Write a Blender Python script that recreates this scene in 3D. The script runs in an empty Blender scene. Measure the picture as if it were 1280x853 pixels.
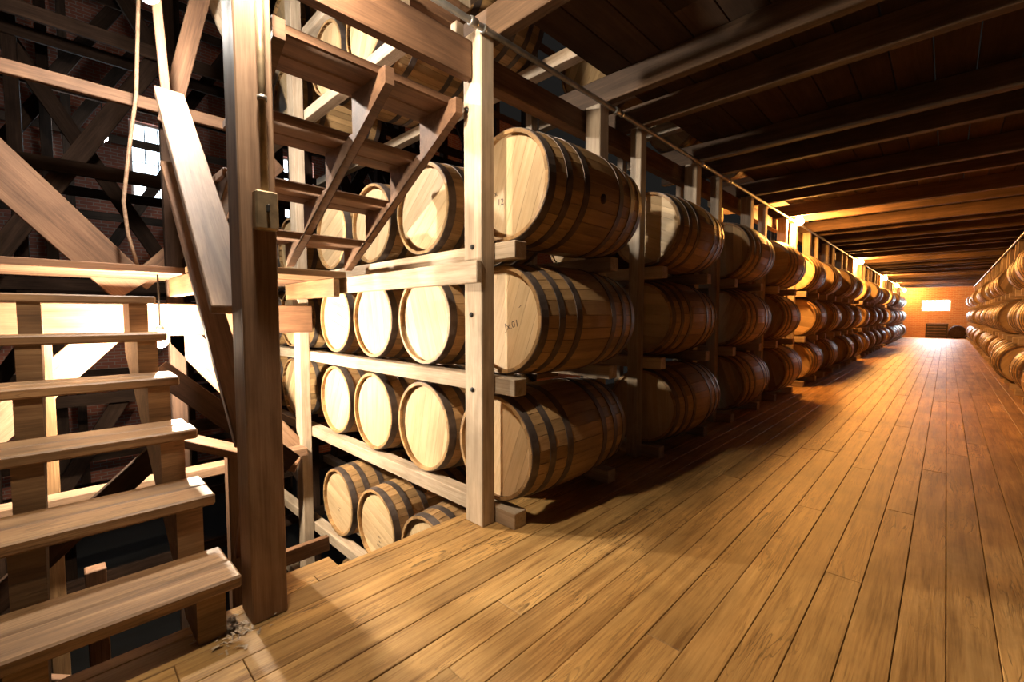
import bpy, bmesh, math, random
from mathutils import Vector, Matrix
random.seed(7)
R = math.radians
SC = bpy.context.scene
COL = SC.collection

# ------------------------------------------------------------------ camera, world, exposure
H = 1.13
cam_d = bpy.data.cameras.new('camera')
cam_d.sensor_width = 36.0
cam_d.lens = 555.0 / 1280.0 * 36.0
cam_d.clip_start = 0.05
cam_d.clip_end = 200
cam = bpy.data.objects.new('camera', cam_d)
cam.location = (0, 0, H)
cam.rotation_euler = (R(90 - 3.248), 0, R(44.328))
COL.objects.link(cam)
SC.camera = cam

w = bpy.data.worlds.new('world')
SC.world = w
w.use_nodes = True
w.node_tree.nodes['Background'].inputs[0].default_value = (1.0, 0.92, 0.84, 1)
w.node_tree.nodes['Background'].inputs[1].default_value = 0.005
SC.view_settings.view_transform = 'Standard'
SC.view_settings.look = 'None'
SC.view_settings.gamma = 1.0
SC.view_settings.use_curve_mapping = False
SC.view_settings.exposure = 1.2

P_STAIR, P_POST, P_AISLE, P_YEL, P_COOL = 125.0, 72.0, 185.0, 185.0, 30.0   # radiant watts of the bulbs
C_STAIR = (1.0, 0.93, 0.83)
C_POST = (1.0, 0.84, 0.64)
C_AISLE = (1.0, 0.43, 0.095)

# ------------------------------------------------------------------ materials
def new_mat(name):
    m = bpy.data.materials.new(name)
    m.use_nodes = True
    nt = m.node_tree
    b = nt.nodes['Principled BSDF']
    return m, nt, b

def wood(name, dark, base, light, rough=0.65, grain=1.0, bump=0.25, blotch=0.35, vary=0.25, axis='Y', attr=False, spec=0.35, crack=0.0, stain=0.0):
    m, nt, b = new_mat(name)
    N, L = nt.nodes, nt.links
    tc = N.new('ShaderNodeTexCoord')
    oi = N.new('ShaderNodeObjectInfo')
    rnd = oi.outputs['Random']
    if attr:
        at = N.new('ShaderNodeAttribute'); at.attribute_name = 'tone'
        ad = N.new('ShaderNodeMath'); ad.operation = 'ADD'
        L.new(at.outputs['Fac'], ad.inputs[0]); L.new(oi.outputs['Random'], ad.inputs[1])
        fr = N.new('ShaderNodeMath'); fr.operation = 'FRACT'
        L.new(ad.outputs[0], fr.inputs[0]); rnd = fr.outputs[0]
    mul = N.new('ShaderNodeMath'); mul.operation = 'MULTIPLY'; mul.inputs[1].default_value = 53.0
    L.new(rnd, mul.inputs[0])
    cmb = N.new('ShaderNodeCombineXYZ')
    for i in range(3): L.new(mul.outputs[0], cmb.inputs[i])
    add = N.new('ShaderNodeVectorMath'); add.operation = 'ADD'
    L.new(tc.outputs['Object'], add.inputs[0]); L.new(cmb.outputs[0], add.inputs[1])
    def stretched(s, l, det, dist=0.0):
        mp = N.new('ShaderNodeMapping')
        sc = {'X': (l, s, s), 'Y': (s, l, s), 'Z': (s, s, l)}[axis]
        mp.inputs['Scale'].default_value = sc
        L.new(add.outputs[0], mp.inputs[0])
        n = N.new('ShaderNodeTexNoise'); n.inputs['Scale'].default_value = 1.0
        n.inputs['Detail'].default_value = det; n.inputs['Roughness'].default_value = 0.6
        n.inputs['Distortion'].default_value = dist
        L.new(mp.outputs[0], n.inputs['Vector'])
        return n.outputs['Fac']
    g1 = stretched(22, 1.3, 5, 0.6)
    g2 = stretched(140, 5, 3)
    g3 = stretched(2.6, 1.6, 5, 0.3)
    mx = N.new('ShaderNodeMath'); mx.operation = 'MULTIPLY_ADD'
    mx.inputs[1].default_value = 0.35; L.new(g2, mx.inputs[0])
    sm = N.new('ShaderNodeMath'); sm.operation = 'MULTIPLY'; sm.inputs[1].default_value = 0.65
    L.new(g1, sm.inputs[0]); L.new(sm.outputs[0], mx.inputs[2])
    cr = N.new('ShaderNodeValToRGB')
    sp = 0.20 / max(grain, 0.1)
    e = cr.color_ramp.elements
    e[0].position = max(0.0, 0.5 - sp); e[0].color = (*dark, 1)
    e[1].position = min(1.0, 0.5 + sp); e[1].color = (*light, 1)
    k = cr.color_ramp.elements.new(0.5); k.color = (*base, 1)
    L.new(mx.outputs[0], cr.inputs[0])
    # blotches
    br = N.new('ShaderNodeMapRange'); br.inputs[1].default_value = 0.35; br.inputs[2].default_value = 0.65
    br.inputs[3].default_value = 1.0 - blotch; br.inputs[4].default_value = 1.0 + blotch * 0.5
    L.new(g3, br.inputs[0])
    vr = N.new('ShaderNodeMapRange'); vr.inputs[3].default_value = 1.0 - vary; vr.inputs[4].default_value = 1.0 + vary
    L.new(rnd, vr.inputs[0])
    mm = N.new('ShaderNodeMath'); mm.operation = 'MULTIPLY'
    L.new(br.outputs[0], mm.inputs[0]); L.new(vr.outputs[0], mm.inputs[1])
    sc = N.new('ShaderNodeVectorMath'); sc.operation = 'SCALE'
    L.new(cr.outputs[0], sc.inputs[0]); L.new(mm.outputs[0], sc.inputs['Scale'])
    col = sc.outputs[0]
    hgt = mx.outputs[0]
    if crack > 0:
        # weathered raised grain: dark wavy hairline checks
        mp = N.new('ShaderNodeMapping'); mp.inputs['Scale'].default_value = (15, 1.1, 15)
        L.new(add.outputs[0], mp.inputs[0])
        n = N.new('ShaderNodeTexNoise'); n.inputs['Detail'].default_value = 4.5; n.inputs['Scale'].default_value = 1.0
        n.inputs['Distortion'].default_value = 1.2
        L.new(mp.outputs[0], n.inputs['Vector'])
        s1 = N.new('ShaderNodeMath'); s1.operation = 'MULTIPLY'; s1.inputs[1].default_value = 55.0
        L.new(n.outputs['Fac'], s1.inputs[0])
        s2 = N.new('ShaderNodeMath'); s2.operation = 'SINE'; L.new(s1.outputs[0], s2.inputs[0])
        s3 = N.new('ShaderNodeMapRange'); s3.inputs[1].default_value = 0.72; s3.inputs[2].default_value = 1.0
        L.new(s2.outputs[0], s3.inputs[0])
        am = N.new('ShaderNodeMapRange'); am.inputs[1].default_value = 0.48; am.inputs[2].default_value = 0.66
        L.new(g3, am.inputs[0])
        s4 = N.new('ShaderNodeMath'); s4.operation = 'MULTIPLY'
        L.new(s3.outputs[0], s4.inputs[0]); L.new(am.outputs[0], s4.inputs[1])
        s5 = N.new('ShaderNodeMath'); s5.operation = 'MULTIPLY_ADD'; s5.inputs[1].default_value = -crack; s5.inputs[2].default_value = 1.0
        L.new(s4.outputs[0], s5.inputs[0])
        sc2 = N.new('ShaderNodeVectorMath'); sc2.operation = 'SCALE'
        L.new(col, sc2.inputs[0]); L.new(s5.outputs[0], sc2.inputs['Scale'])
        col = sc2.outputs[0]
        hh = N.new('ShaderNodeMath'); hh.operation = 'MULTIPLY_ADD'; hh.inputs[1].default_value = 0.6
        L.new(s5.outputs[0], hh.inputs[0]); L.new(mx.outputs[0], hh.inputs[2])
        hgt = hh.outputs[0]
    if stain > 0:
        ge = N.new('ShaderNodeNewGeometry')
        n = N.new('ShaderNodeTexNoise'); n.inputs['Scale'].default_value = 1.1; n.inputs['Detail'].default_value = 6; n.inputs['Roughness'].default_value = .65
        L.new(ge.outputs['Position'], n.inputs['Vector'])
        q = N.new('ShaderNodeMapRange'); q.inputs[1].default_value = .50; q.inputs[2].default_value = .72; q.inputs[3].default_value = 1.0; q.inputs[4].default_value = 1.0 - stain
        L.new(n.outputs['Fac'], q.inputs[0])
        sc3 = N.new('ShaderNodeVectorMath'); sc3.operation = 'SCALE'
        L.new(col, sc3.inputs[0]); L.new(q.outputs[0], sc3.inputs['Scale']); col = sc3.outputs[0]
    L.new(col, b.inputs['Base Color'])
    b.inputs['Roughness'].default_value = rough
    b.inputs['Specular IOR Level'].default_value = spec
    if bump > 0:
        bp = N.new('ShaderNodeBump'); bp.inputs['Strength'].default_value = bump; bp.inputs['Distance'].default_value = 0.004
        L.new(hgt, bp.inputs['Height']); L.new(bp.outputs[0], b.inputs['Normal'])
    return m

def plain(name, col, rough=0.5, metal=0.0, noise=0.0, nscale=30):
    m, nt, b = new_mat(name)
    b.inputs['Roughness'].default_value = rough
    b.inputs['Metallic'].default_value = metal
    b.inputs['Base Color'].default_value = (*col, 1)
    if noise > 0:
        N, L = nt.nodes, nt.links
        tc = N.new('ShaderNodeTexCoord'); n = N.new('ShaderNodeTexNoise'); n.inputs['Scale'].default_value = nscale
        n.inputs['Detail'].default_value = 4
        L.new(tc.outputs['Object'], n.inputs['Vector'])
        mr = N.new('ShaderNodeMapRange'); mr.inputs[1].default_value = 0.3; mr.inputs[2].default_value = 0.7
        mr.inputs[3].default_value = 1 - noise; mr.inputs[4].default_value = 1 + noise
        L.new(n.outputs['Fac'], mr.inputs[0])
        s = N.new('ShaderNodeVectorMath'); s.operation = 'SCALE'; s.inputs[0].default_value = col
        L.new(mr.outputs[0], s.inputs['Scale']); L.new(s.outputs[0], b.inputs['Base Color'])
        rr = N.new('ShaderNodeMapRange'); rr.inputs[3].default_value = max(0, rough - 0.12); rr.inputs[4].default_value = min(1, rough + 0.12)
        L.new(n.outputs['Fac'], rr.inputs[0]); L.new(rr.outputs[0], b.inputs['Roughness'])
    return m

def glow(name, col, strength):
    m = bpy.data.materials.new(name); m.use_nodes = True
    nt = m.node_tree; nt.nodes.clear()
    e = nt.nodes.new('ShaderNodeEmission'); e.inputs[0].default_value = (*col, 1); e.inputs[1].default_value = strength
    o = nt.nodes.new('ShaderNodeOutputMaterial'); nt.links.new(e.outputs[0], o.inputs[0])
    return m

def brick_mat(name, c1, c2, mortar, sw='YZ'):
    m, nt, b = new_mat(name)
    N, L = nt.nodes, nt.links
    tc = N.new('ShaderNodeTexCoord'); sep = N.new('ShaderNodeSeparateXYZ'); L.new(tc.outputs['Object'], sep.inputs[0])
    cmb = N.new('ShaderNodeCombineXYZ')
    L.new(sep.outputs[sw[0]], cmb.inputs[0]); L.new(sep.outputs[sw[1]], cmb.inputs[1])
    t = N.new('ShaderNodeTexBrick'); L.new(cmb.outputs[0], t.inputs['Vector'])
    t.inputs['Scale'].default_value = 1.0; t.inputs['Brick Width'].default_value = 0.21; t.inputs['Row Height'].default_value = 0.07
    t.inputs['Mortar Size'].default_value = 0.007
    t.inputs['Color1'].default_value = (*c1, 1); t.inputs['Color2'].default_value = (*c2, 1); t.inputs['Mortar'].default_value = (*mortar, 1)
    L.new(t.outputs['Color'], b.inputs['Base Color'])
    b.inputs['Roughness'].default_value = 0.85
    bp = N.new('ShaderNodeBump'); bp.inputs['Strength'].default_value = 0.6; bp.inputs['Distance'].default_value = 0.008; bp.invert = True
    L.new(t.outputs['Fac'], bp.inputs['Height']); L.new(bp.outputs[0], b.inputs['Normal'])
    return m

M = {}
M['floor'] = wood('floor_plank_wood', (.23, .11, .030), (.44, .245, .078), (.56, .335, .12), rough=.52, grain=1.35, bump=.4, blotch=.30, vary=.15, crack=.7, spec=.4, stain=.45)
M['stave'] = wood('oak_stave', (.20, .11, .045), (.38, .225, .095), (.50, .31, .145), rough=.55, grain=.8, bump=.2, blotch=.3, vary=.26, spec=.4)
M['stave_many'] = wood('oak_stave_ring', (.20, .11, .045), (.38, .225, .095), (.50, .31, .145), rough=.5, grain=.8, bump=.15, blotch=.3, vary=.26, attr=True, spec=.4)
M['head'] = wood('oak_head', (.46, .30, .15), (.60, .43, .24), (.70, .53, .33), rough=.6, grain=.7, bump=.1, blotch=.2, vary=.10, axis='Z')
M['head_many'] = wood('oak_head_disc', (.40, .26, .12), (.55, .38, .20), (.64, .47, .28), rough=.6, grain=.7, bump=.1, blotch=.25, vary=.16, axis='Z', attr=True)
M['timber'] = wood('rack_timber', (.29, .205, .135), (.48, .37, .26), (.60, .485, .36), rough=.75, grain=1.0, bump=.35, blotch=.3, vary=.16)
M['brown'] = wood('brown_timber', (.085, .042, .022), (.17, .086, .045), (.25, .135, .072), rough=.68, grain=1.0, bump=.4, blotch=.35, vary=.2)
M['stair'] = wood('stair_timber', (.105, .054, .023), (.225, .124, .055), (.35, .21, .10), rough=.5, grain=1.1, bump=.5, blotch=.35, vary=.15, crack=.35, spec=.5)
M['post'] = wood('stair_post_timber', (.16, .088, .05), (.30, .18, .108), (.42, .28, .18), rough=.65, grain=1.0, bump=.4, blotch=.35, vary=.1)
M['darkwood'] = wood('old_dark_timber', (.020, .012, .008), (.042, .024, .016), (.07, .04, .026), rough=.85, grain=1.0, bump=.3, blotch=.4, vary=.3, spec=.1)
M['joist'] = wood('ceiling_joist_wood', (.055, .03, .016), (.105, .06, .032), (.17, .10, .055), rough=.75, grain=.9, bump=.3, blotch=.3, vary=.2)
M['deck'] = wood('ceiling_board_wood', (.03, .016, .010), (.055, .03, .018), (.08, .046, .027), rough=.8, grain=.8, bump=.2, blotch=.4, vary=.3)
M['hoop'] = plain('steel_hoop', (.13, .10, .085), .52, .6, .35, 14)
M['pipe'] = plain('galvanised_pipe', (.30, .29, .27), .45, .8, .25, 20)
M['box'] = plain('switch_box_metal', (.30, .22, .13), .5, .5, .3, 25)
M['black'] = plain('dark_rubber', (.02, .018, .016), .6)
M['ink'] = plain('stencil_ink', (.07, .045, .03), .8)
M['socket'] = plain('lamp_socket', (.5, .46, .4), .4, .2)
M['concrete'] = plain('dark_ground', (.009, .008, .007), .95, 0, .3, 3)
M['brick_end'] = brick_mat('red_brick_end', (.50, .24, .13), (.40, .17, .09), (.48, .38, .29), 'XZ')
M['brick_side'] = brick_mat('red_brick_side', (.42, .13, .075), (.33, .10, .06), (.40, .30, .24), 'YZ')
M['pane'] = glow('daylight_pane', (.78, .90, 1.0), 60.0)
M['pane_side'] = glow('daylight_pane_side', (.72, .88, 1.0), 3.0)
M['frame'] = plain('window_paint', (.55, .52, .47), .6)
M['sign'] = plain('crate_board', (.05, .032, .022), .8, 0, .4, 6)

# ------------------------------------------------------------------ helpers
def link(o, parent=None):
    COL.objects.link(o)
    if parent is not None: o.parent = parent
    return o

def obj(name, me, mat, parent=None, loc=(0, 0, 0)):
    o = bpy.data.objects.new(name, me)
    if mat is not None and not me.materials: me.materials.append(mat)
    o.location = loc
    return link(o, parent)

def tag(o, label, cat, group=None):
    o['label'] = label; o['category'] = cat
    if group: o['group'] = group
    return o

def thing(name, label, cat, loc=(0, 0, 0), group=None):
    return tag(link(set_loc(bpy.data.objects.new(name, None), loc)), label, cat, group)

def set_loc(o, loc):
    o.location = loc; o.empty_display_size = .1
    return o

def structure(name, label=None, cat=None, loc=(0, 0, 0)):
    o = link(set_loc(bpy.data.objects.new(name, None), loc))
    o['kind'] = 'structure'
    if label: o['label'] = label
    if cat: o['category'] = cat
    return o

def mesh_from(name, verts, faces, smooth=False):
    me = bpy.data.meshes.new(name)
    me.from_pydata(verts, [], faces); me.update()
    if smooth: me.polygons.foreach_set('use_smooth', [True] * len(me.polygons))
    return me

_boxes = {}
def box_mesh(sx, sy, sz, bev=0.004):
    """box centred at the origin, length along Y, bevelled edges"""
    key = (round(sx, 4), round(sy, 4), round(sz, 4), bev)
    if key in _boxes: return _boxes[key].copy() if False else _boxes[key]
    bm = bmesh.new()
    bmesh.ops.create_cube(bm, size=1.0)
    bmesh.ops.scale(bm, vec=(sx, sy, sz), verts=bm.verts)
    if bev > 0:
        bmesh.ops.bevel(bm, geom=bm.edges[:], offset=min(bev, sx * .3, sy * .3, sz * .3), segments=1, affect='EDGES')
    me = bpy.data.meshes.new('timber'); bm.to_mesh(me); bm.free()
    _boxes[key] = me
    return me

_mb = {}
def beam(name, p0, p1, wd, ht, mat, parent=None, side=None, bev=0.004):
    """timber from p0 to p1; wd across, ht along the 'up' side. side = direction of the wd axis"""
    p0, p1 = Vector(p0), Vector(p1)
    y = (p1 - p0); Ln = y.length; y.normalize()
    if side is None:
        side = Vector((1, 0, 0)) if abs(y.z) > .99 else y.cross(Vector((0, 0, 1)))
    side = Vector(side)
    x = (side - y * side.dot(y)).normalized()
    z = x.cross(y)
    key = (round(wd, 4), round(Ln, 3), round(ht, 4), bev, mat.name)
    me = _mb.get(key)
    if me is None:
        me = box_mesh(wd, Ln, ht, bev)
        if me.materials and me.materials[0] != mat: me = me.copy(); me.materials.clear()
        _mb[key] = me
    o = obj(name, me, mat)
    mt = Matrix((x, y, z)).transposed().to_4x4()
    mt.translation = (p0 + p1) / 2
    if parent is not None:
        o.parent = parent
        mt = Matrix.Translation(-Vector(parent.location)) @ mt
    o.matrix_local = mt
    return o

def lathe(name, prof, n=24, smooth=True, axis='Z', cap=True):
    """prof: list of (radius, height)"""
    V, F = [], []
    for r, h in prof:
        for i in range(n):
            a = 2 * math.pi * i / n
            c, s = r * math.cos(a), r * math.sin(a)
            V.append((c, s, h) if axis == 'Z' else (c, h, s) if axis == 'Y' else (h, c, s))
    for k in range(len(prof) - 1):
        for i in range(n):
            j = (i + 1) % n
            F.append((k * n + i, k * n + j, (k + 1) * n + j, (k + 1) * n + i))
    if cap:
        F.append(tuple(range(n - 1, -1, -1))); F.append(tuple((len(prof) - 1) * n + i for i in range(n)))
    me = mesh_from(name, V, F, smooth)
    bm = bmesh.new(); bm.from_mesh(me); bmesh.ops.recalc_face_normals(bm, faces=bm.faces); bm.to_mesh(me); bm.free()
    return me

def tube(name, pts, r, mat, parent=None, n=10):
    """swept round tube along points"""
    pts = [Vector(p) for p in pts]
    if parent is not None: pts = [p - Vector(parent.location) for p in pts]
    V, F = [], []
    for k, p in enumerate(pts):
        d = (pts[min(k + 1, len(pts) - 1)] - pts[max(k - 1, 0)]).normalized()
        a = d.cross(Vector((.13, .27, 1) if abs(d.z) < .9 else (1, .2, 0))).normalized(); b2 = d.cross(a)
        for i in range(n):
            t = 2 * math.pi * i / n
            V.append(p + a * r * math.cos(t) + b2 * r * math.sin(t))
    for k in range(len(pts) - 1):
        for i in range(n):
            j = (i + 1) % n
            F.append((k * n + i, k * n + j, (k + 1) * n + j, (k + 1) * n + i))
    F.append(tuple(range(n - 1, -1, -1))); F.append(tuple((len(pts) - 1) * n + i for i in range(n)))
    return obj(name, mesh_from(name, V, F, True), mat, parent)

def text_mesh(s, size):
    cu = bpy.data.curves.new('lettering', 'FONT'); cu.body = s; cu.size = size; cu.align_x = 'CENTER'; cu.align_y = 'CENTER'
    cu.extrude = 0.0004; cu.resolution_u = 2
    o = bpy.data.objects.new('tmp', cu); COL.objects.link(o)
    dg = bpy.context.evaluated_depsgraph_get()
    me = bpy.data.meshes.new_from_object(o.evaluated_get(dg))
    bpy.data.objects.remove(o)
    return me

# ------------------------------------------------------------------ floor
XL, XR = -1.93, 1.75          # plank floor extents
Y0, YE = -1.6, 32.0
floor = structure('floor', 'worn plank floor of the long aisle', 'floor')
PW = 0.1275
k0 = math.floor((XL - 0.044) / PW) + 1
xs = [XL] + [0.044 + PW * k for k in range(k0, 200) if 0.044 + PW * k < XR] + [XR]
xs = [x for i, x in enumerate(xs) if i == 0 or x - xs[i - 1] > .05]
rr = random.Random(3)
for i in range(len(xs) - 1):
    a, b = xs[i], xs[i + 1]
    y = Y0 - rr.uniform(0, 3)
    while y < YE:
        ln = rr.choice((2.44, 3.05, 3.66, 4.27))
        ya, yb = max(y, Y0), min(y + ln, YE)
        if yb - ya > .02:
            dz = rr.uniform(-.0012, .0012)
            o = obj('plank', box_mesh(b - a - .0022, yb - ya - .002, .034, .002), M['floor'], floor, ((a + b) / 2, (ya + yb) / 2, -.017 + dz))
            o.rotation_euler = (0, rr.uniform(-.004, .004), 0)
        y += ln
beam('edge_board', (-2.0, .62, -.03), (-2.0, .86, -.03), .12, .03, M['floor'], floor)
for yy in [Y0 + .3 + 1.2 * i for i in range(27)]:
    beam('floor_joist', (XL + .02, yy, -.12), (XR, yy, -.12), .06, .165, M['darkwood'], floor)
beam('rim_joist', (XL + .02, Y0, -.13), (XL + .02, 1.5, -.13), .05, .17, M['brown'], floor, side=(1, 0, 0))
tag(floor, 'worn tan plank floor running down the long aisle', 'floor')

ground = obj('ground_slab', box_mesh(18, 38, .1, 0), M['concrete'], None, (-5, 15, -2.9))
ground['kind'] = 'structure'; ground['label'] = 'dark ground far below the open stairwell'; ground['category'] = 'ground'

# ------------------------------------------------------------------ ceiling
ceil = structure('ceiling', 'dark board ceiling on timber joists above the aisle', 'ceiling')
JB, JT = 2.585, 2.755
NR = 18
PITCH = 1.64
jy = [-1.0, -.1, 1.72 - .035] + [2.70 + PITCH * j for j in range(NR)] + [3.225 + PITCH * j for j in range(NR)]
for y in jy:
    if y > YE - .05: continue
    x0 = -2.15 if y > 1.6 else -1.7
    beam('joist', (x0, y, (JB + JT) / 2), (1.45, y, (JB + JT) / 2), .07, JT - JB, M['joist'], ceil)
rr = random.Random(5)
x = -1.72
while x < 1.5:
    y = Y0 - rr.uniform(0, 3)
    while y < YE:
        ln = rr.choice((3.05, 3.66, 4.27, 4.88))
        ya, yb = max(y, Y0), min(y + ln, YE)
        if x < -1.5 and ya < 1.6: ya = 1.65
        if yb - ya > .05:
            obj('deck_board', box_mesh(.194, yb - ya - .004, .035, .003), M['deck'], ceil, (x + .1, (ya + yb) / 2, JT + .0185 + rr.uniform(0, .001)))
        y += ln
    x += .2

# ------------------------------------------------------------------ end wall with window
def holed_wall(name, mat, axis, pos, thick, u0, u1, z0, z1, holes):
    """wall made as one mesh from strips around rectangular holes (sorted along u)"""
    bm = bmesh.new()
    def bx(a0, a1, b0, b1):
        if a1 - a0 < 1e-4 or b1 - b0 < 1e-4: return
        r = bmesh.ops.create_cube(bm, size=1.0)
        s = (a1 - a0, thick, b1 - b0) if axis == 'Y' else (thick, a1 - a0, b1 - b0)
        bmesh.ops.scale(bm, vec=s, verts=r['verts'])
        c = ((a0 + a1) / 2, pos, (b0 + b1) / 2) if axis == 'Y' else (pos, (a0 + a1) / 2, (b0 + b1) / 2)
        bmesh.ops.translate(bm, vec=c, verts=r['verts'])
    u = u0
    for (h0, h1, v0, v1) in sorted(holes):
        bx(u, h0, z0, z1); bx(h0, h1, z0, v0); bx(h0, h1, v1, z1); u = h1
    bx(u, u1, z0, z1)
    me = bpy.data.meshes.new(name); bm.to_mesh(me); bm.free()
    o = obj(name, me, mat); o['kind'] = 'structure'
    return o
W0 = (-.97, .15, 1.37, 1.96)
wb = holed_wall('wall_back', M['brick_end'], 'Y', 32.15, .3, -6, 4, -2.85, 5, [W0])
tag(wb, 'red brick end wall at the far end of the aisle', 'wall')
def window(name, axis, pos, hole, pm, nu, nv, label):
    h0, h1, v0, v1 = hole
    t = structure(name, label, 'window', ((h0 + h1) / 2, pos, v0) if axis == 'Y' else (pos, (h0 + h1) / 2, v0))
    def P(u, v): return (u, pos, v) if axis == 'Y' else (pos, u, v)
    th = .05
    sd = (0, 1, 0) if axis == 'Y' else (1, 0, 0)
    beam('window_frame', P(h0, v0 + th / 2), P(h1, v0 + th / 2), .1, th, M['frame'], t, side=sd)
    beam('window_frame', P(h0, v1 - th / 2), P(h1, v1 - th / 2), .1, th, M['frame'], t, side=sd)
    beam('window_frame', P(h0 + th / 2, v0 + th), P(h0 + th / 2, v1 - th), .1, th, M['frame'], t, side=sd)
    beam('window_frame', P(h1 - th / 2, v0 + th), P(h1 - th / 2, v1 - th), .1, th, M['frame'], t, side=sd)
    for i in range(nu):
        for j in range(nv):
            a = h0 + th + (h1 - h0 - 2 * th) * i / nu; b = h0 + th + (h1 - h0 - 2 * th) * (i + 1) / nu
            c = v0 + th + (v1 - v0 - 2 * th) * j / nv; d = v0 + th + (v1 - v0 - 2 * th) * (j + 1) / nv
            g = .012
            beam('pane', P(a + g, (c + d) / 2), P(b - g, (c + d) / 2), .012, d - c - 2 * g, pm, t, side=sd, bev=0)
window('window_1', 'Y', 32.1, W0, M['pane'], 3, 1, 'bright window high in the brick end wall')

# side brick wall beyond the stairwell, with tall barred windows
SWX = -13.0
side_holes = [(1.25, 2.05, 3.7, 5.4), (-1.7, -.9, 5.4, 7.0), (4.4, 5.2, 3.7, 5.4)]
wl = holed_wall('wall_left', M['brick_side'], 'X', SWX, .3, -14, 18, -2.85, 9, side_holes)
tag(wl, 'red brick side wall seen through the timbers beyond the stairwell', 'wall')
for i, hh in enumerate(side_holes):
    window('window_%d' % (i + 2), 'X', SWX, hh, M['pane_side'], 3, 4, ['narrow daylit window in the brick side wall beyond the stair handrail', 'high narrow window in the brick side wall', 'narrow window of the brick side wall behind the racks'][i])

# ------------------------------------------------------------------ barrels
BL, RB, RC = .465, .324, .292          # half length, bilge radius, chime radius
NS = 30
def rad(y): return RC + (RB - RC) * (1 - (y / BL) ** 2)
rs = random.Random(11)
edges = [0.0]
for i in range(NS): edges.append(edges[-1] + rs.uniform(.75, 1.25))
edges = [e / edges[-1] * 2 * math.pi for e in edges]
def stave_geo(a0, a1, ny, V, F, solid=True):
    base = len(V)
    T = .019
    da = .0022
    ys = [-BL + 2 * BL * i / ny for i in range(ny + 1)]
    for y in ys:
        r = rad(y)
        am = (a0 + a1) / 2
        for (rr_, a) in ((r - T, a0), (r - .0022, a0 + da), (r - .0002, a0 + da * 4), (r - .0002, a1 - da * 4), (r - .0022, a1 - da), (r - T, a1)):
            V.append((rr_ * math.cos(a), y, rr_ * math.sin(a)))
    n = 6
    for k in range(ny):
        for i in range(n - 1):
            F.append((base + k * n + i, base + k * n + i + 1, base + (k + 1) * n + i + 1, base + (k + 1) * n + i))
        if solid: F.append((base + k * n + n - 1, base + k * n, base + (k + 1) * n, base + (k + 1) * n + n - 1))
    F.append(tuple(base + i for i in range(n - 1, -1, -1)))
    F.append(tuple(base + ny * n + i for i in range(n)))
def fix_normals(me):
    bm = bmesh.new(); bm.from_mesh(me); bmesh.ops.recalc_face_normals(bm, faces=bm.faces); bm.to_mesh(me); bm.free()
stave_me = []
for i in range(NS):
    V, F = [], []; stave_geo(edges[i], edges[i + 1], 8, V, F)
    me = mesh_from('stave', V, F); fix_normals(me); me.materials.append(M['stave']); stave_me.append(me)
V, F = [], []; tones = []
for i in range(NS):
    n0 = len(V); stave_geo(edges[i], edges[i + 1], 8, V, F, False); tones += [(i * .381966) % 1.0] * (len(V) - n0)
ring_me = mesh_from('staves', V, F); fix_normals(ring_me)
at = ring_me.attributes.new('tone', 'FLOAT', 'POINT'); at.data.foreach_set('value', tones)
ring_me.materials.append(M['stave_many'])
# hoops
HOOPS = [(.003, .052), (.13, .174), (.268, .314)]
def hoop_mesh(d0, d1, sgn, n=48):
    ya, yb = sgn * (-BL + d0), sgn * (-BL + d1)
    V, F = [], []
    for i in range(n):
        a = 2 * math.pi * i / n
        for (y, e) in ((ya, -.001), (ya, .003), (yb, .003), (yb, -.001)):
            r = rad(y) + e; V.append((r * math.cos(a), y, r * math.sin(a)))
    for i in range(n):
        j = (i + 1) % n
        for q in range(3): F.append((i * 4 + q, i * 4 + q + 1, j * 4 + q + 1, j * 4 + q))
    # overlap lap and two rivets
    for aa in (.0, .10):
        a = 1.2 + aa + d0 * 3; y = (ya + yb) / 2; r = rad(y) + .003
        c = Vector((r * math.cos(a), y, r * math.sin(a))); rd = Vector((math.cos(a), 0, math.sin(a))); tg = Vector((-math.sin(a), 0, math.cos(a))); yv = Vector((0, 1, 0))
        b0 = len(V)
        for q in range(6):
            t = q * math.pi / 3; V.append(tuple(c + (tg * math.cos(t) + yv * math.sin(t)) * .006))
        V.append(tuple(c + rd * .004))
        for q in range(6): F.append((b0 + q, b0 + (q + 1) % 6, b0 + 6))
    me = mesh_from('hoop', V, F, False); fix_normals(me); me.materials.append(M['hoop'])
    return me
hoop_me = [hoop_mesh(a, b, s) for s in (1, -1) for (a, b) in HOOPS]
# heads
HR, HD = RC - .015, .028
cuts = [-1, -.74, -.47, -.13, .16, .45, .76, 1]
def board_mesh(i, s):
    x0, x1 = cuts[i] * HR + .0007, cuts[i + 1] * HR - .0007
    pts = []
    for k in range(9):
        x = x0 + (x1 - x0) * k / 8; pts.append((x, math.sqrt(max(0, HR * HR - x * x))))
    loop = pts + [(x, -z) for x, z in reversed(pts)]
    y0 = s * (-BL + HD); y1 = y0 + s * .018
    n = len(loop); V = [(x, y0, z) for x, z in loop] + [(x, y1, z) for x, z in loop]
    F = [tuple(range(n)), tuple(range(2 * n - 1, n - 1, -1))] + [(k, (k + 1) % n, n + (k + 1) % n, n + k) for k in range(n)]
    me = mesh_from('head_board', V, F); 
    bm = bmesh.new(); bm.from_mesh(me); bmesh.ops.remove_doubles(bm, verts=bm.verts, dist=1e-5); bmesh.ops.recalc_face_normals(bm, faces=bm.faces); bm.to_mesh(me); bm.free()
    return me
board_me = [board_mesh(i, 1) for i in range(7)]
for me in board_me: me.materials.append(M['head'])
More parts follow.
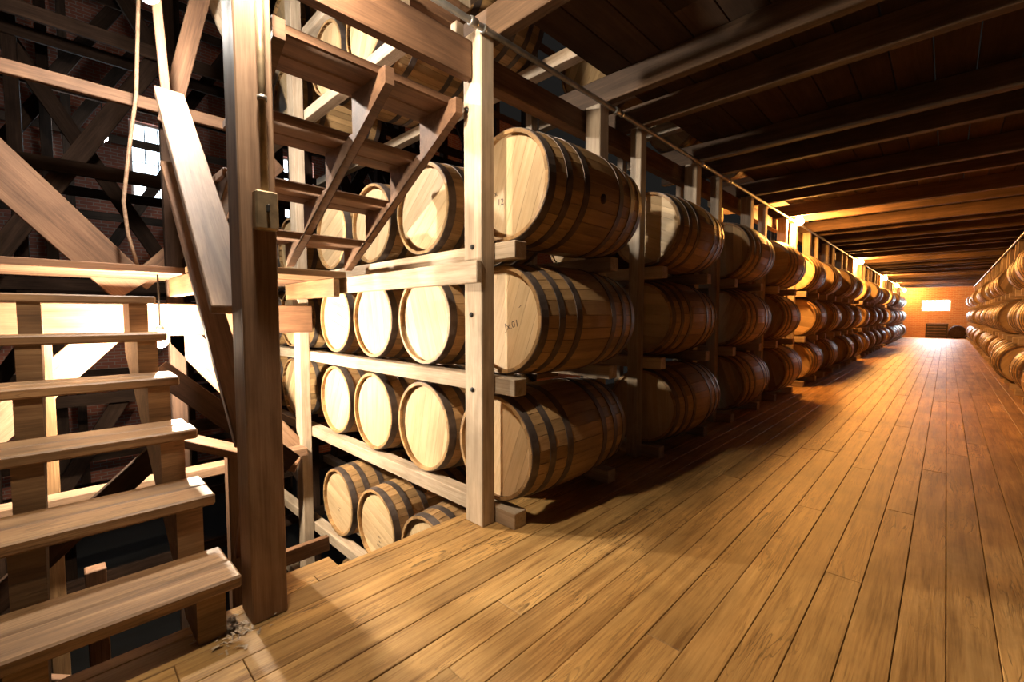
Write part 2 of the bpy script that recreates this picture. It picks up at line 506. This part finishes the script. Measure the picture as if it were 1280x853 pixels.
def head_joined(s):
    bm = bmesh.new(); tn = []
    for i in range(7):
        n0 = len(bm.verts); bm.from_mesh(board_mesh(i, s)); bm.verts.ensure_lookup_table(); tn += [(i * .618) % 1.0 * .25] * (len(bm.verts) - n0)
    me = bpy.data.meshes.new('head'); bm.to_mesh(me); bm.free()
    a = me.attributes.new('tone', 'FLOAT', 'POINT'); a.data.foreach_set('value', tn)
    me.materials.append(M['head_many'])
    return me
head_me = [head_joined(1), head_joined(-1)]
bung_me = lathe('bung', [(.027, -.004), (.027, .003), (.02, .006), (.001, .006)], 14)
bung_me.materials.append(M['darkwood'])
NB = [0]
def barrel(x, yh, zc, label, group=None, near=False, roll=None, marks=None, bung=None):
    """x, head-front y, axis height"""
    NB[0] += 1
    rl = roll if roll is not None else random.uniform(0, 6.28)
    rb = RB + .003
    t = thing('oak_barrel', label, 'barrel', (x, yh + BL, zc - rb), group)
    def put(name, me, extra=None):
        o = bpy.data.objects.new(name, me); link(o, t)
        mt = Matrix.Translation((0, 0, rb)) @ Matrix.Rotation(rl, 4, 'Y')
        o.matrix_local = mt @ extra if extra is not None else mt
        return o
    if near:
        for me in stave_me: put('stave', me)
        for me in board_me: put('head_board', me)
        put('back_head', head_me[1])
    else:
        s = put('staves', ring_me); s['kind'] = 'stuff'
        put('head', head_me[0]); put('head', head_me[1])
    for me in hoop_me: put('hoop', me)
    if bung is not None:
        a = bung - rl
        mt = Matrix.Translation((0, 0, rb)) @ Matrix.Rotation(-bung, 4, 'Y') @ Matrix.Translation((RB - .001, -.02, 0)) @ Matrix.Rotation(R(90), 4, 'Y')
        o = bpy.data.objects.new('bung', bung_me); link(o, t); o.matrix_local = mt
    if marks:
        for (s, size, mx, mz, rot) in marks:
            me = text_mesh(s, size); me.materials.append(M['ink'])
            o = bpy.data.objects.new('stencil_mark', me); link(o, t)
            o.matrix_local = Matrix.Translation((mx, -BL + HD - .0006, rb + mz)) @ Matrix.Rotation(R(90), 4, 'X') @ Matrix.Rotation(R(rot), 4, 'Z')
            o['label'] = 'dark stencilled lettering'
    return t

RT = [.09, .80, 1.515]                 # rail tops of the three tiers
ZC = [z + .3085 for z in RT]
TN = ['bottom', 'middle', 'top']
UP = [2.99, 3.70]                      # rail tops one storey up
LOWRT = -.83
FX = [-1.78, -2.46, -3.13, -3.80]
ORD = 'first second third fourth fifth sixth seventh eighth ninth tenth eleventh twelfth thirteenth fourteenth fifteenth sixteenth seventeenth eighteenth'.split()
ordn = ['at the corner post', 'second from the corner post', 'third from the corner post', 'fourth from the corner post']
# rack end facing the stairs
YH = 1.67
jit = {(0, 0): (0, 0), (1, 0): (.04, .02), (2, 0): (.07, .035)}
marks = {(2, 0): [('12', .05, -.07, -.07, 0), ('Tx', .04, -.12, -.02, 12)], (1, 0): [('Jx.01', .055, .06, -.03, 14), ('I', .03, .12, .07, -50)]}
for ti in range(3):
    for i, fx in enumerate(FX):
        dx, dy = jit.get((ti, i), (random.uniform(-.006, .006), random.uniform(-.01, .02)))
        barrel(fx + dx, YH + dy, ZC[ti], 'oak barrel, %s tier facing the stairs, %s' % (TN[ti], ordn[i]), near=True,
               marks=marks.get((ti, i)), bung=(R(-8) if (ti, i) == (2, 0) else None), roll=(R(20) if i == 0 else None))
    for i, fx in enumerate((-4.80, -5.47)):
        barrel(fx, YH, ZC[ti], 'shaded oak barrel on the %s tier behind the landing, %s past the tall rack post' % (TN[ti], ORD[i]), 'barrels behind the stair landing')
lm = {1: [('1 0 4', .022, .02, -.12, 0), ('S E R I A L', .02, .02, -.155, 0), ('N o', .02, .02, -.085, 0)], 2: [('__', .06, .0, -.04, 0), ('N o', .02, -.02, -.09, 0)]}
for i, fx in enumerate(FX):
    barrel(fx + .0, YH + .0, LOWRT + .3085, 'oak barrel on the tier below floor level, %s' % ordn[i], near=True, marks={2: lm[1], 3: lm[2]}.get(i))
barrel(FX[3] + .3, YH, LOWRT - .71 + .3085, 'oak barrel on the lowest visible tier under the floor edge', near=False)
for k, z in enumerate(UP):
    for i, fx in enumerate(FX[(1 if k == 0 else 0):]):
        barrel(fx - .03, YH, z + .3085, 'oak barrel one storey up, %s tier, %s' % ('lower' if k == 0 else 'upper', ordn[i + (1 if k == 0 else 0)].replace('corner post', 'stair header')), 'upstairs barrels behind the stair flight', near=False)
    barrel(-4.85, YH, z + .3085, 'oak barrel one storey up left of the tall rack post, on its %s tier' % ('lower' if k == 0 else 'upper'))
# the long row beside the aisle
for j in range(1, NR):
    for ti in range(3):
        barrel(FX[0] + random.uniform(-.03, .05), YH + PITCH * j + random.uniform(-.02, .03), ZC[ti],
               'oak barrel on the %s tier beside the aisle, %s bay along from the corner post' % (TN[ti], ORD[j]), '%s tier barrels of the stair side rack' % TN[ti], near=(j == 1))
    if j < 5:
        for ti in (1, 2):
            barrel(FX[1], YH + PITCH * j, ZC[ti], 'shaded oak barrel one row inside the rack, %s tier, %s bay from the corner post' % (TN[ti], ORD[j]), 'second row barrels inside the stair side rack')
        barrel(FX[1] + .15, YH + PITCH * j, UP[0] + .3085, 'oak barrel one storey up, above the %s rack bay from the corner post' % ORD[j], 'upstairs barrels above the stair side rack')
# the opposite row
RX = 1.0
J0 = 2
for j in range(J0, NR):
    for ti in range(3):
        if (j, ti) in ((6, 2), (15, 0)): continue
        barrel(RX + (-.12 if (j, ti) == (5, 0) else random.uniform(-.05, .04)), YH + PITCH * j + .35 + random.uniform(-.02, .03), ZC[ti],
               'oak barrel on the %s tier across the aisle, %s bay from the brick end wall' % (TN[ti], ORD[NR - 1 - j]), '%s tier barrels of the far side rack' % TN[ti])

# ------------------------------------------------------------------ racks
rack = thing('barrel_rack', 'pale timber barrel rack running from the stairs along the aisle', 'rack', (-2.0, 1.6, 0))
T = M['timber']
PT = 2.58
def post(name, x0, x1, y0, y1, z0, z1, mat, par):
    return beam(name, ((x0 + x1) / 2, (y0 + y1) / 2, z0), ((x0 + x1) / 2, (y0 + y1) / 2, z1), x1 - x0, y1 - y0, mat, par, side=(1, 0, 0), bev=.005)
post('corner_post', -1.863, -1.722, 1.54, 1.63, 0, PT, T, rack)
bolt_me = lathe('bolt', [(.014, .006), (.014, -.004), (.008, -.010), (.001, -.011)], 8, axis='Y'); bolt_me.materials.append(M['black'])
for bx_, bz_ in ((-1.80, .735), (-1.805, 1.135), (-1.795, 1.49), (-1.83, 2.2)):
    obj('bolt', bolt_me, None, rack, (bx_ + 2.0, 1.54 - 1.6, bz_))
post('post', -4.36, -4.22, 1.54, 1.63, -2.8, 5.0, T, rack)
post('post', -2.0, -1.9, 1.54, 1.63, PT + .2, 5.0, T, rack)
post('post', -6.2, -6.06, 1.54, 1.63, -2.8, 5.0, T, rack)
for z in RT + UP + [LOWRT, LOWRT - .71]:
    xe = -1.58 if z in RT else -1.95
    beam('rail', (-6.2, 1.6825, z - .045), (xe, 1.6825, z - .045), .093, .09, T, rack, side=(0, 1, 0))
    beam('rail', (-6.2, 2.5875, z - .045), (xe, 2.5875, z - .045), .093, .09, T, rack, side=(0, 1, 0))
beam('cross_board', (-4.40, 1.52, 1.357), (-1.718, 1.52, 1.357), .036, .115, T, rack, side=(0, 1, 0))
for j in range(NR):
    yo = PITCH * j
    if j > 0:
        post('post', -1.815, -1.725, 1.54 + yo, 1.63 + yo, 0, PT, T, rack)
        for z in RT:
            beam('rail', (-2.85, 1.6825 + yo, z - .045), (-1.58, 1.6825 + yo, z - .045), .093, .09, T, rack, side=(0, 1, 0))
            beam('rail', (-2.85, 2.5875 + yo, z - .045), (-1.58, 2.5875 + yo, z - .045), .093, .09, T, rack, side=(0, 1, 0))
        post('post', -2.93, -2.85, 1.54 + yo, 1.63 + yo, -.1, 4.2, T, rack)
    post('rear_post', -1.86, -1.74, 2.64 + yo, 2.75 + yo, 0, PT, T, rack)
    if j < 5:
        beam('rail', (-2.85, 1.6825 + yo, UP[0] - .045), (-1.8, 1.6825 + yo, UP[0] - .045), .09, .09, T, rack, side=(0, 1, 0))
        beam('rail', (-2.85, 2.5875 + yo, UP[0] - .045), (-1.8, 2.5875 + yo, UP[0] - .045), .09, .09, T, rack, side=(0, 1, 0))
beam('top_plate', (-1.93, 1.64, 2.50), (-1.93, YE, 2.50), .09, .15, M['brown'], rack, side=(1, 0, 0))
for j in range(1, NR): pass
rackr = thing('barrel_rack', 'timber barrel rack across the aisle from the stairs, with thin uprights', 'rack', (1.1, 5, 0))
for j in range(J0, NR):
    yo = PITCH * j + .35
    post('post', .93, 1.01, 1.555 + yo, 1.63 + yo, 0, PT, T, rackr)
    post('rear_post', .93, 1.0, 2.65 + yo, 2.72 + yo, 0, PT, T, rackr)
    for z in RT:
        for yy in (1.6825, 2.5875):
            beam('rail', (.74, yy + yo, z - .045), (1.75, yy + yo, z - .045), .085, .09, T, rackr, side=(0, 1, 0))
beam('top_plate', (1.1, 4.9, 2.50), (1.1, YE, 2.50), .09, .15, M['brown'], rackr, side=(1, 0, 0))

# ------------------------------------------------------------------ conduits
def conduit(xp, ya, label, cl):
    t = thing('conduit_pipe', label, 'pipe', (xp, ya, 2.555))
    o = tube('pipe', [(xp, ya + (YE - .05 - ya) * i / 24, 2.555) for i in range(25)], .016, M['pipe'], t, 12)
    for y in cl:
        c = lathe('coupling', [(.021, -.022), (.023, -.014), (.023, .014), (.021, .022)], 12, axis='Y'); c.materials.append(M['pipe'])
        obj('coupling', c, None, t, (0, y - ya, 0))
        s = lathe('strap', [(.019, -.009), (.021, -.009), (.021, .009), (.019, .009)], 12, axis='Y'); s.materials.append(M['pipe'])
        obj('strap', s, None, t, (0, y + .07 - ya, 0))
conduit(-1.70, .35, 'grey metal conduit along the top of the stair side rack posts', [1.47, 2.78, 4.3, 5.0, 7.5, 10, 13, 16, 20, 24])
conduit(.905, 5.2, 'metal conduit along the top of the rack across the aisle', [6, 9, 12, 16, 20, 25])

# ------------------------------------------------------------------ lamps
_bulbs = {}
def lamp(pos, power, colr, rb, label, group=None, hang=.0, name='bare_bulb_lamp', cage=False):
    t = thing(name, label, 'lamp', (pos[0], pos[1], pos[2]), group)
    key = (power, colr, rb)
    if key not in _bulbs:
        m = glow('bulb_glow', colr, power / (math.pi * 4 * math.pi * rb * rb * 1.05))
        me = lathe('bulb', [(rb * .02, -rb), (rb * .5, -rb * .87), (rb * .87, -rb * .5), (rb, 0), (rb * .87, rb * .5), (rb * .55, rb * .95), (rb * .42, rb * 1.25)], 14)
        me.materials.append(m); _bulbs[key] = me
    obj('bulb', _bulbs[key], None, t)
    s = lathe('socket', [(rb * .5, 0), (rb * .6, .004), (rb * .6, rb * 1.1), (rb * .35, rb * 1.5)], 14); s.materials.append(M['socket'])
    obj('socket', s, None, t, (0, 0, rb * 1.26))
    if hang > 0:
        cme = lathe('cord', [(.005, 0), (.005, hang)], 8); cme.materials.append(M['black'])
        obj('cord', cme, None, t, (0, 0, rb * 2.7))
    return t
AL = [(7.78, 2.53), (14.5, 2.51), (20.8, 2.47), (26.2, 2.46), (31.2, 2.46)]
for i, (y, z) in enumerate(AL):
    lamp((-1.625, y, z), P_AISLE, C_AISLE, .062, 'glowing amber bulb over the aisle, %s one along from the stairs' % ORD[i], 'amber bulbs along the aisle', hang=max(.01, 2.60 - z - .11))
lamp((-3.1, .408, 2.845), P_STAIR, C_STAIR, .05, 'bright white bulb high above the open stair flight', hang=.715)
lamp((-1.60, .485, 2.548), P_POST, C_POST, .04, 'warm white bulb under the ceiling beside the tall stair post', hang=.10)
lamp((-3.72, .474, .957), P_YEL, (1.0, .86, .66), .04, 'small yellow bulb glowing under the stair landing', hang=.335)
lamp((-8.91, .575, 3.73), P_COOL, (.72, .9, 1.0), .06, 'cold white bulb far back among the dark timbers', hang=.335)
lamp((-10.81, 2.6, 3.6), 3.5, (1.0, .8, .65), .05, 'added bulb lighting the brick side wall behind the dark timbers', hang=.48)  # added lamp that brightens the brick side wall, not a known fixture

# ------------------------------------------------------------------ post with switch beside the stairs
tp = thing('timber_post', 'tall dark timber post at the foot of the stairs carrying a conduit', 'post', (-1.83, .515, 0))
post('post_body', -1.90, -1.762, .455, .575, 0, 5.0, M['post'], tp)
cd = thing('light_switch', 'metal switch box with conduit on the tall stair post', 'switch', (-1.76, .532, 1.45))
bx_me = box_mesh(.042, .075, .135, .006)
obj('switch_box', bx_me.copy(), M['box'], cd, (.0215, 0, .05))
obj('toggle', box_mesh(.016, .009, .026, .002).copy(), M['black'], cd, (.05, 0, .055))
tube('conduit', [(-1.742, .532, 1.57), (-1.742, .532, 2.0), (-1.742, .532, 2.48)], .0125, M['box'], cd, 10)
sm = lathe('strap', [(.0155, -.008), (.0165, -.008), (.0165, .008), (.0155, .008)], 12); sm.materials.append(M['pipe'])
obj('strap', sm, None, cd, (.018, 0, .44))

# ------------------------------------------------------------------ lower stair flight (climbs towards -X)
RISE, RUN = .2075, .3197
X1, YT = -1.76, .42
st = thing('stair_flight', 'open timber stair flight climbing from the plank floor to the landing', 'stairs', (X1, 0, 0))
S = M['stair']
NT = 6
def sawtooth(name, y, wd, x0, z0, n, sgn, depth, mat, par, zfloor=None):
    """stepped carriage; treads sit on z0 + k*RISE - thickness, climbing in direction sgn"""
    th = .045
    top = []
    for k in range(n):
        zz = z0 + RISE * (k + 1) - th
        top += [(x0 + sgn * (.025 + RUN * k), zz), (x0 + sgn * (.025 + RUN * (k + 1)), zz)]
    a, b = top[0], top[-1]
    sl = RISE / RUN
    bot = [(b[0], b[1] - depth), (a[0] + sgn * (max(.0, depth - RISE + th) / sl * .9 + .02), z0 - th * 0 + (0 if zfloor is None else zfloor)), (a[0], z0 + (0 if zfloor is None else zfloor))]
    loop = top + bot
    n2 = len(loop)
    V = [(x, y - wd / 2, z) for x, z in loop] + [(x, y + wd / 2, z) for x, z in loop]
    V = [tuple(Vector(v) - Vector(par.location)) for v in V]
    F = [tuple(range(n2)), tuple(range(2 * n2 - 1, n2 - 1, -1))] + [(k, (k + 1) % n2, n2 + (k + 1) % n2, n2 + k) for k in range(n2)]
    me = mesh_from(name, V, F)
    bm = bmesh.new(); bm.from_mesh(me); bmesh.ops.recalc_face_normals(bm, faces=bm.faces); bmesh.ops.triangulate(bm, faces=[f for f in bm.faces if len(f.verts) > 4]); bm.to_mesh(me); bm.free()
    return obj(name, me, mat, par)
for y in (.335, -.10, -.55):
    sawtooth('carriage', y, .085, X1, 0, NT, -1, .30, S, st)
def treads(par, x0, z0, n, sgn, ya, yb, mat):
    for k in range(n):
        zt = z0 + RISE * (k + 1)
        f = link(set_loc(bpy.data.objects.new('tread', None), (0, 0, 0)), par)
        for q in range(2):
            xc = x0 + sgn * (RUN * k + .073 + q * .149)
            o = beam('tread_board', (xc, ya, zt - .0225), (xc, yb + random.uniform(-.006, .006), zt - .0225), .145, .045, mat, None, side=(1, 0, 0), bev=.007)
            ml = o.matrix_basis.copy(); o.parent = f
            o.matrix_local = Matrix.Translation(-Vector(par.location)) @ ml
treads(st, X1, 0, NT, -1, -.85, YT, S)
hr = beam('handrail', (-1.925, .47, 1.15), (-3.55, .55, 2.53), .15, .04, M['post'], st, side=(0, 1, 0))
beam('lower_rail', (-1.92, .505, .635), (-3.60, .545, 2.10), .10, .035, M['brown'], st, side=(0, 1, 0))
beam('foot_brace', (-2.0, .58, .60), (-2.35, .60, .0), .12, .035, M['brown'], st, side=(0, 1, 0))

# landing
ld = thing('stair_landing', 'board landing between the two stair flights', 'landing', (-4.0, .4, 1.46))
LZ = RISE * 7
x = -3.66
k = 0
while x > -4.45:
    beam('landing_board', (x - .07, -.9, LZ - .0225), (x - .07, 1.50, LZ - .0225), .137, .045, M['brown'], ld, side=(1, 0, 0))  # brown colour stands in for the handrail's shadow on these boards
    x -= .141
for x in (-3.52, -3.38, -3.24): beam('landing_board', (x, .60, LZ - .0225), (x, 1.50, LZ - .0225), .137, .045, M['stair'], ld, side=(1, 0, 0))
for y in (-.5, .62, 1.44): beam('landing_joist', (-3.2 if y > .55 else -3.68, y, LZ - .115), (-4.18, y, LZ - .115), .045, .135, M['stair'], ld)
post('landing_post', -4.36, -4.28, .60, .70, -2.8, 2.69, M['darkwood'], ld)

# upper flight (climbs towards +X), seen from below
uf = thing('stair_flight', 'dark open stair flight seen from below, climbing past the upstairs barrels', 'stairs', (-3.1, 1.0, LZ))
UX, UZ = -3.10, LZ
for y in (.62, 1.08, 1.475):
    sawtooth('carriage', y, .045, UX - .02, UZ, 4, 1, .075, M['brown'], uf)
treads(uf, UX - .03, UZ - .02, 4, 1, .585, 1.515, M['brown'])
hb = thing('header_beam', 'heavy brown header board where the upper flight meets the upper floor', 'beam', (-1.85, 1.0, 2.34))
beam('header_board', (-1.81, .58, 2.435), (-1.81, 1.535, 2.435), .05, .19, M['brown'], hb, side=(1, 0, 0))
beam('ledger_board', (-1.90, .58, 2.70), (-1.90, 1.535, 2.70), .05, .14, M['brown'], hb, side=(1, 0, 0))
beam('nailing_block', (-1.86, 1.18, 2.53), (-1.86, 1.18, 2.63), .05, .05, T, hb, side=(1, 0, 0))
beam('nailing_block', (-1.86, 1.50, 2.53), (-1.86, 1.50, 2.63), .05, .05, T, hb, side=(1, 0, 0))

# ------------------------------------------------------------------ braced frame behind the landing
fr = thing('braced_frame', 'pale cross-braced timber frame behind the stair landing', 'timber frame', (-4.3, .5, 0))
BX = -4.19
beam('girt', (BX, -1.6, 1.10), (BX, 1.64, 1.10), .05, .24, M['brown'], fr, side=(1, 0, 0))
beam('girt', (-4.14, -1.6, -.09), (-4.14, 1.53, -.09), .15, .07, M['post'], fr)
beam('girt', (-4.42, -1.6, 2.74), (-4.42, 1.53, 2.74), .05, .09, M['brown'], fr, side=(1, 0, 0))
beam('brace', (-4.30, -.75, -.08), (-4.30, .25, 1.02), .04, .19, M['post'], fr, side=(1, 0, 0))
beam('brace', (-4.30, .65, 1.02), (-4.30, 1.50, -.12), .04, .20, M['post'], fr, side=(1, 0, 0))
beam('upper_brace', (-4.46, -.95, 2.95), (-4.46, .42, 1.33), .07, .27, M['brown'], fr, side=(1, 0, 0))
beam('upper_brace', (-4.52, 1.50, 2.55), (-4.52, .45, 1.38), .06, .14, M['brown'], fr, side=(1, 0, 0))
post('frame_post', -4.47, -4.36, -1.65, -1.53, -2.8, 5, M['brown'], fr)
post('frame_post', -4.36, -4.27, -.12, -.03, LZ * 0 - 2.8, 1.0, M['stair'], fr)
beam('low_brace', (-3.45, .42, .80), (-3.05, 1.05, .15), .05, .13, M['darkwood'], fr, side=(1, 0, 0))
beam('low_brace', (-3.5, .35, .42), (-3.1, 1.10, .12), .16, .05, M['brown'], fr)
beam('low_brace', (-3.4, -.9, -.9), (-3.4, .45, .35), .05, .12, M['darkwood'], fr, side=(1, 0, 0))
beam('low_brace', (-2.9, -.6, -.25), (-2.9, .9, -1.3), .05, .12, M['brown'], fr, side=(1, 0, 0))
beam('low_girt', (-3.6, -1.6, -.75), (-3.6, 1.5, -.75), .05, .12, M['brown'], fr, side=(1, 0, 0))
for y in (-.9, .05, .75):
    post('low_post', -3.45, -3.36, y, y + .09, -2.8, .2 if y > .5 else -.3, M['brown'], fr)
# timbers of the next flight, above the landing
nf = thing('stair_flight', 'underside timbers of the next stair flight above the landing', 'stairs', (-3.5, .6, 2.4))
beam('carriage', (-4.2, .63, 2.55), (-4.2, .97, 4.0), .12, .045, M['brown'], nf, side=(0, 1, 0))
beam('lamp_beam', (-4.3, .408, 3.75), (-1.95, .408, 3.75), .06, .09, M['brown'], nf)
beam('hanger', (-3.72, .56, 2.57), (-3.70, .50, 3.7), .05, .03, M['brown'], nf, side=(0, 1, 0))
beam('brace', (-4.45, .95, 3.9), (-4.45, 1.35, 3.1), .04, .16, T, nf, side=(1, 0, 0))
tag(tube('hanging_wire', [(-4.1, .50, 3.6), (-4.1, .45, 2.67), (-4.1, .40, 2.3), (-4.1, .355, 1.92), (-4.1, .37, 1.7), (-4.1, .415, 1.475)], .012, M['post'], None, 8), 'pale cord hanging beside the stair handrail down to the landing', 'cord')

# ------------------------------------------------------------------ dark rack frames further back
D = M['darkwood']
rq = random.Random(21)
depth_words = ['first', 'second', 'third', 'fourth']
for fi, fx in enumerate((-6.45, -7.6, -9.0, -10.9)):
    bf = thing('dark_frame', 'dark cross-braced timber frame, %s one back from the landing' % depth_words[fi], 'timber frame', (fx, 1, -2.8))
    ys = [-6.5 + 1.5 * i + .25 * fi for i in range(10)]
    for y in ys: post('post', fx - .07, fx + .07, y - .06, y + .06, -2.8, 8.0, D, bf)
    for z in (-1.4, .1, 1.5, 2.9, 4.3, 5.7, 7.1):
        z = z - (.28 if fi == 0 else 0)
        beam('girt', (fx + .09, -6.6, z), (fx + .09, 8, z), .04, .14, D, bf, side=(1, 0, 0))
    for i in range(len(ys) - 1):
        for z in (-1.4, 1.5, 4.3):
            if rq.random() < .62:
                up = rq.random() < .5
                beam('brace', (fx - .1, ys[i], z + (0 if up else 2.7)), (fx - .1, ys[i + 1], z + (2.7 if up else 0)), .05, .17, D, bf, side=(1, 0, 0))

# ------------------------------------------------------------------ things at the far end of the aisle
ct = thing('low_crate', 'dark low slatted crate against the brick end wall', 'crate', (-.35, 31.6, 0))
for i in range(5): beam('slat', (-.75, 31.40, .07 + .14 * i), (.08, 31.40, .07 + .14 * i), .025, .12, M['sign'], ct, side=(0, 1, 0))
for i in range(5): beam('slat', (-.75, 31.80, .07 + .14 * i), (.08, 31.80, .07 + .14 * i), .025, .12, M['sign'], ct, side=(0, 1, 0))
for x in (-.72, .05):
    for y in (31.43, 31.77): post('corner_post', x - .025, x + .025, y - .015, y + .015, 0, .70, M['sign'], ct)
beam('lid', (-.33, 31.38, .72), (-.33, 31.82, .72), .86, .03, M['sign'], ct, side=(1, 0, 0))
db = barrel(.42, 31.0, .33, 'single dark barrel lying beside the crate at the brick end wall')
for c in db.children:
    for sl in c.material_slots:
        sl.link = 'OBJECT'; sl.material = M['darkwood']

# shavings at the foot of the tall post
rq = random.Random(4); V, F = [], []
for i in range(150):
    a = rq.uniform(0, 6.28); r = abs(rq.gauss(0, .10))
    c = Vector((-1.80 + r * math.cos(a) * .8, .395 + r * math.sin(a) * .6, rq.uniform(.002, .012)))
    if -1.90 < c.x < -1.765 and .45 < c.y < .58: continue
    if c.x < XL + .02: continue
    u = Vector((rq.uniform(-1, 1), rq.uniform(-1, 1), rq.uniform(-.25, .25))).normalized() * rq.uniform(.003, .014)
    v = u.cross(Vector((0, 0, 1))).normalized() * rq.uniform(.0015, .005)
    up = Vector((0, 0, rq.uniform(.001, .003)))
    b0 = len(V)
    V += [tuple(c - u - v), tuple(c + u - v), tuple(c + u + v), tuple(c - u + v), tuple(c + up)]
    F += [(b0, b0 + 1, b0 + 4), (b0 + 1, b0 + 2, b0 + 4), (b0 + 2, b0 + 3, b0 + 4), (b0 + 3, b0, b0 + 4), (b0 + 3, b0 + 2, b0 + 1, b0)]
sv = tag(obj('wood_shavings', mesh_from('wood_shavings', V, F), T), 'pale wood shavings scattered at the foot of the tall post', 'shavings')
sv['kind'] = 'stuff'
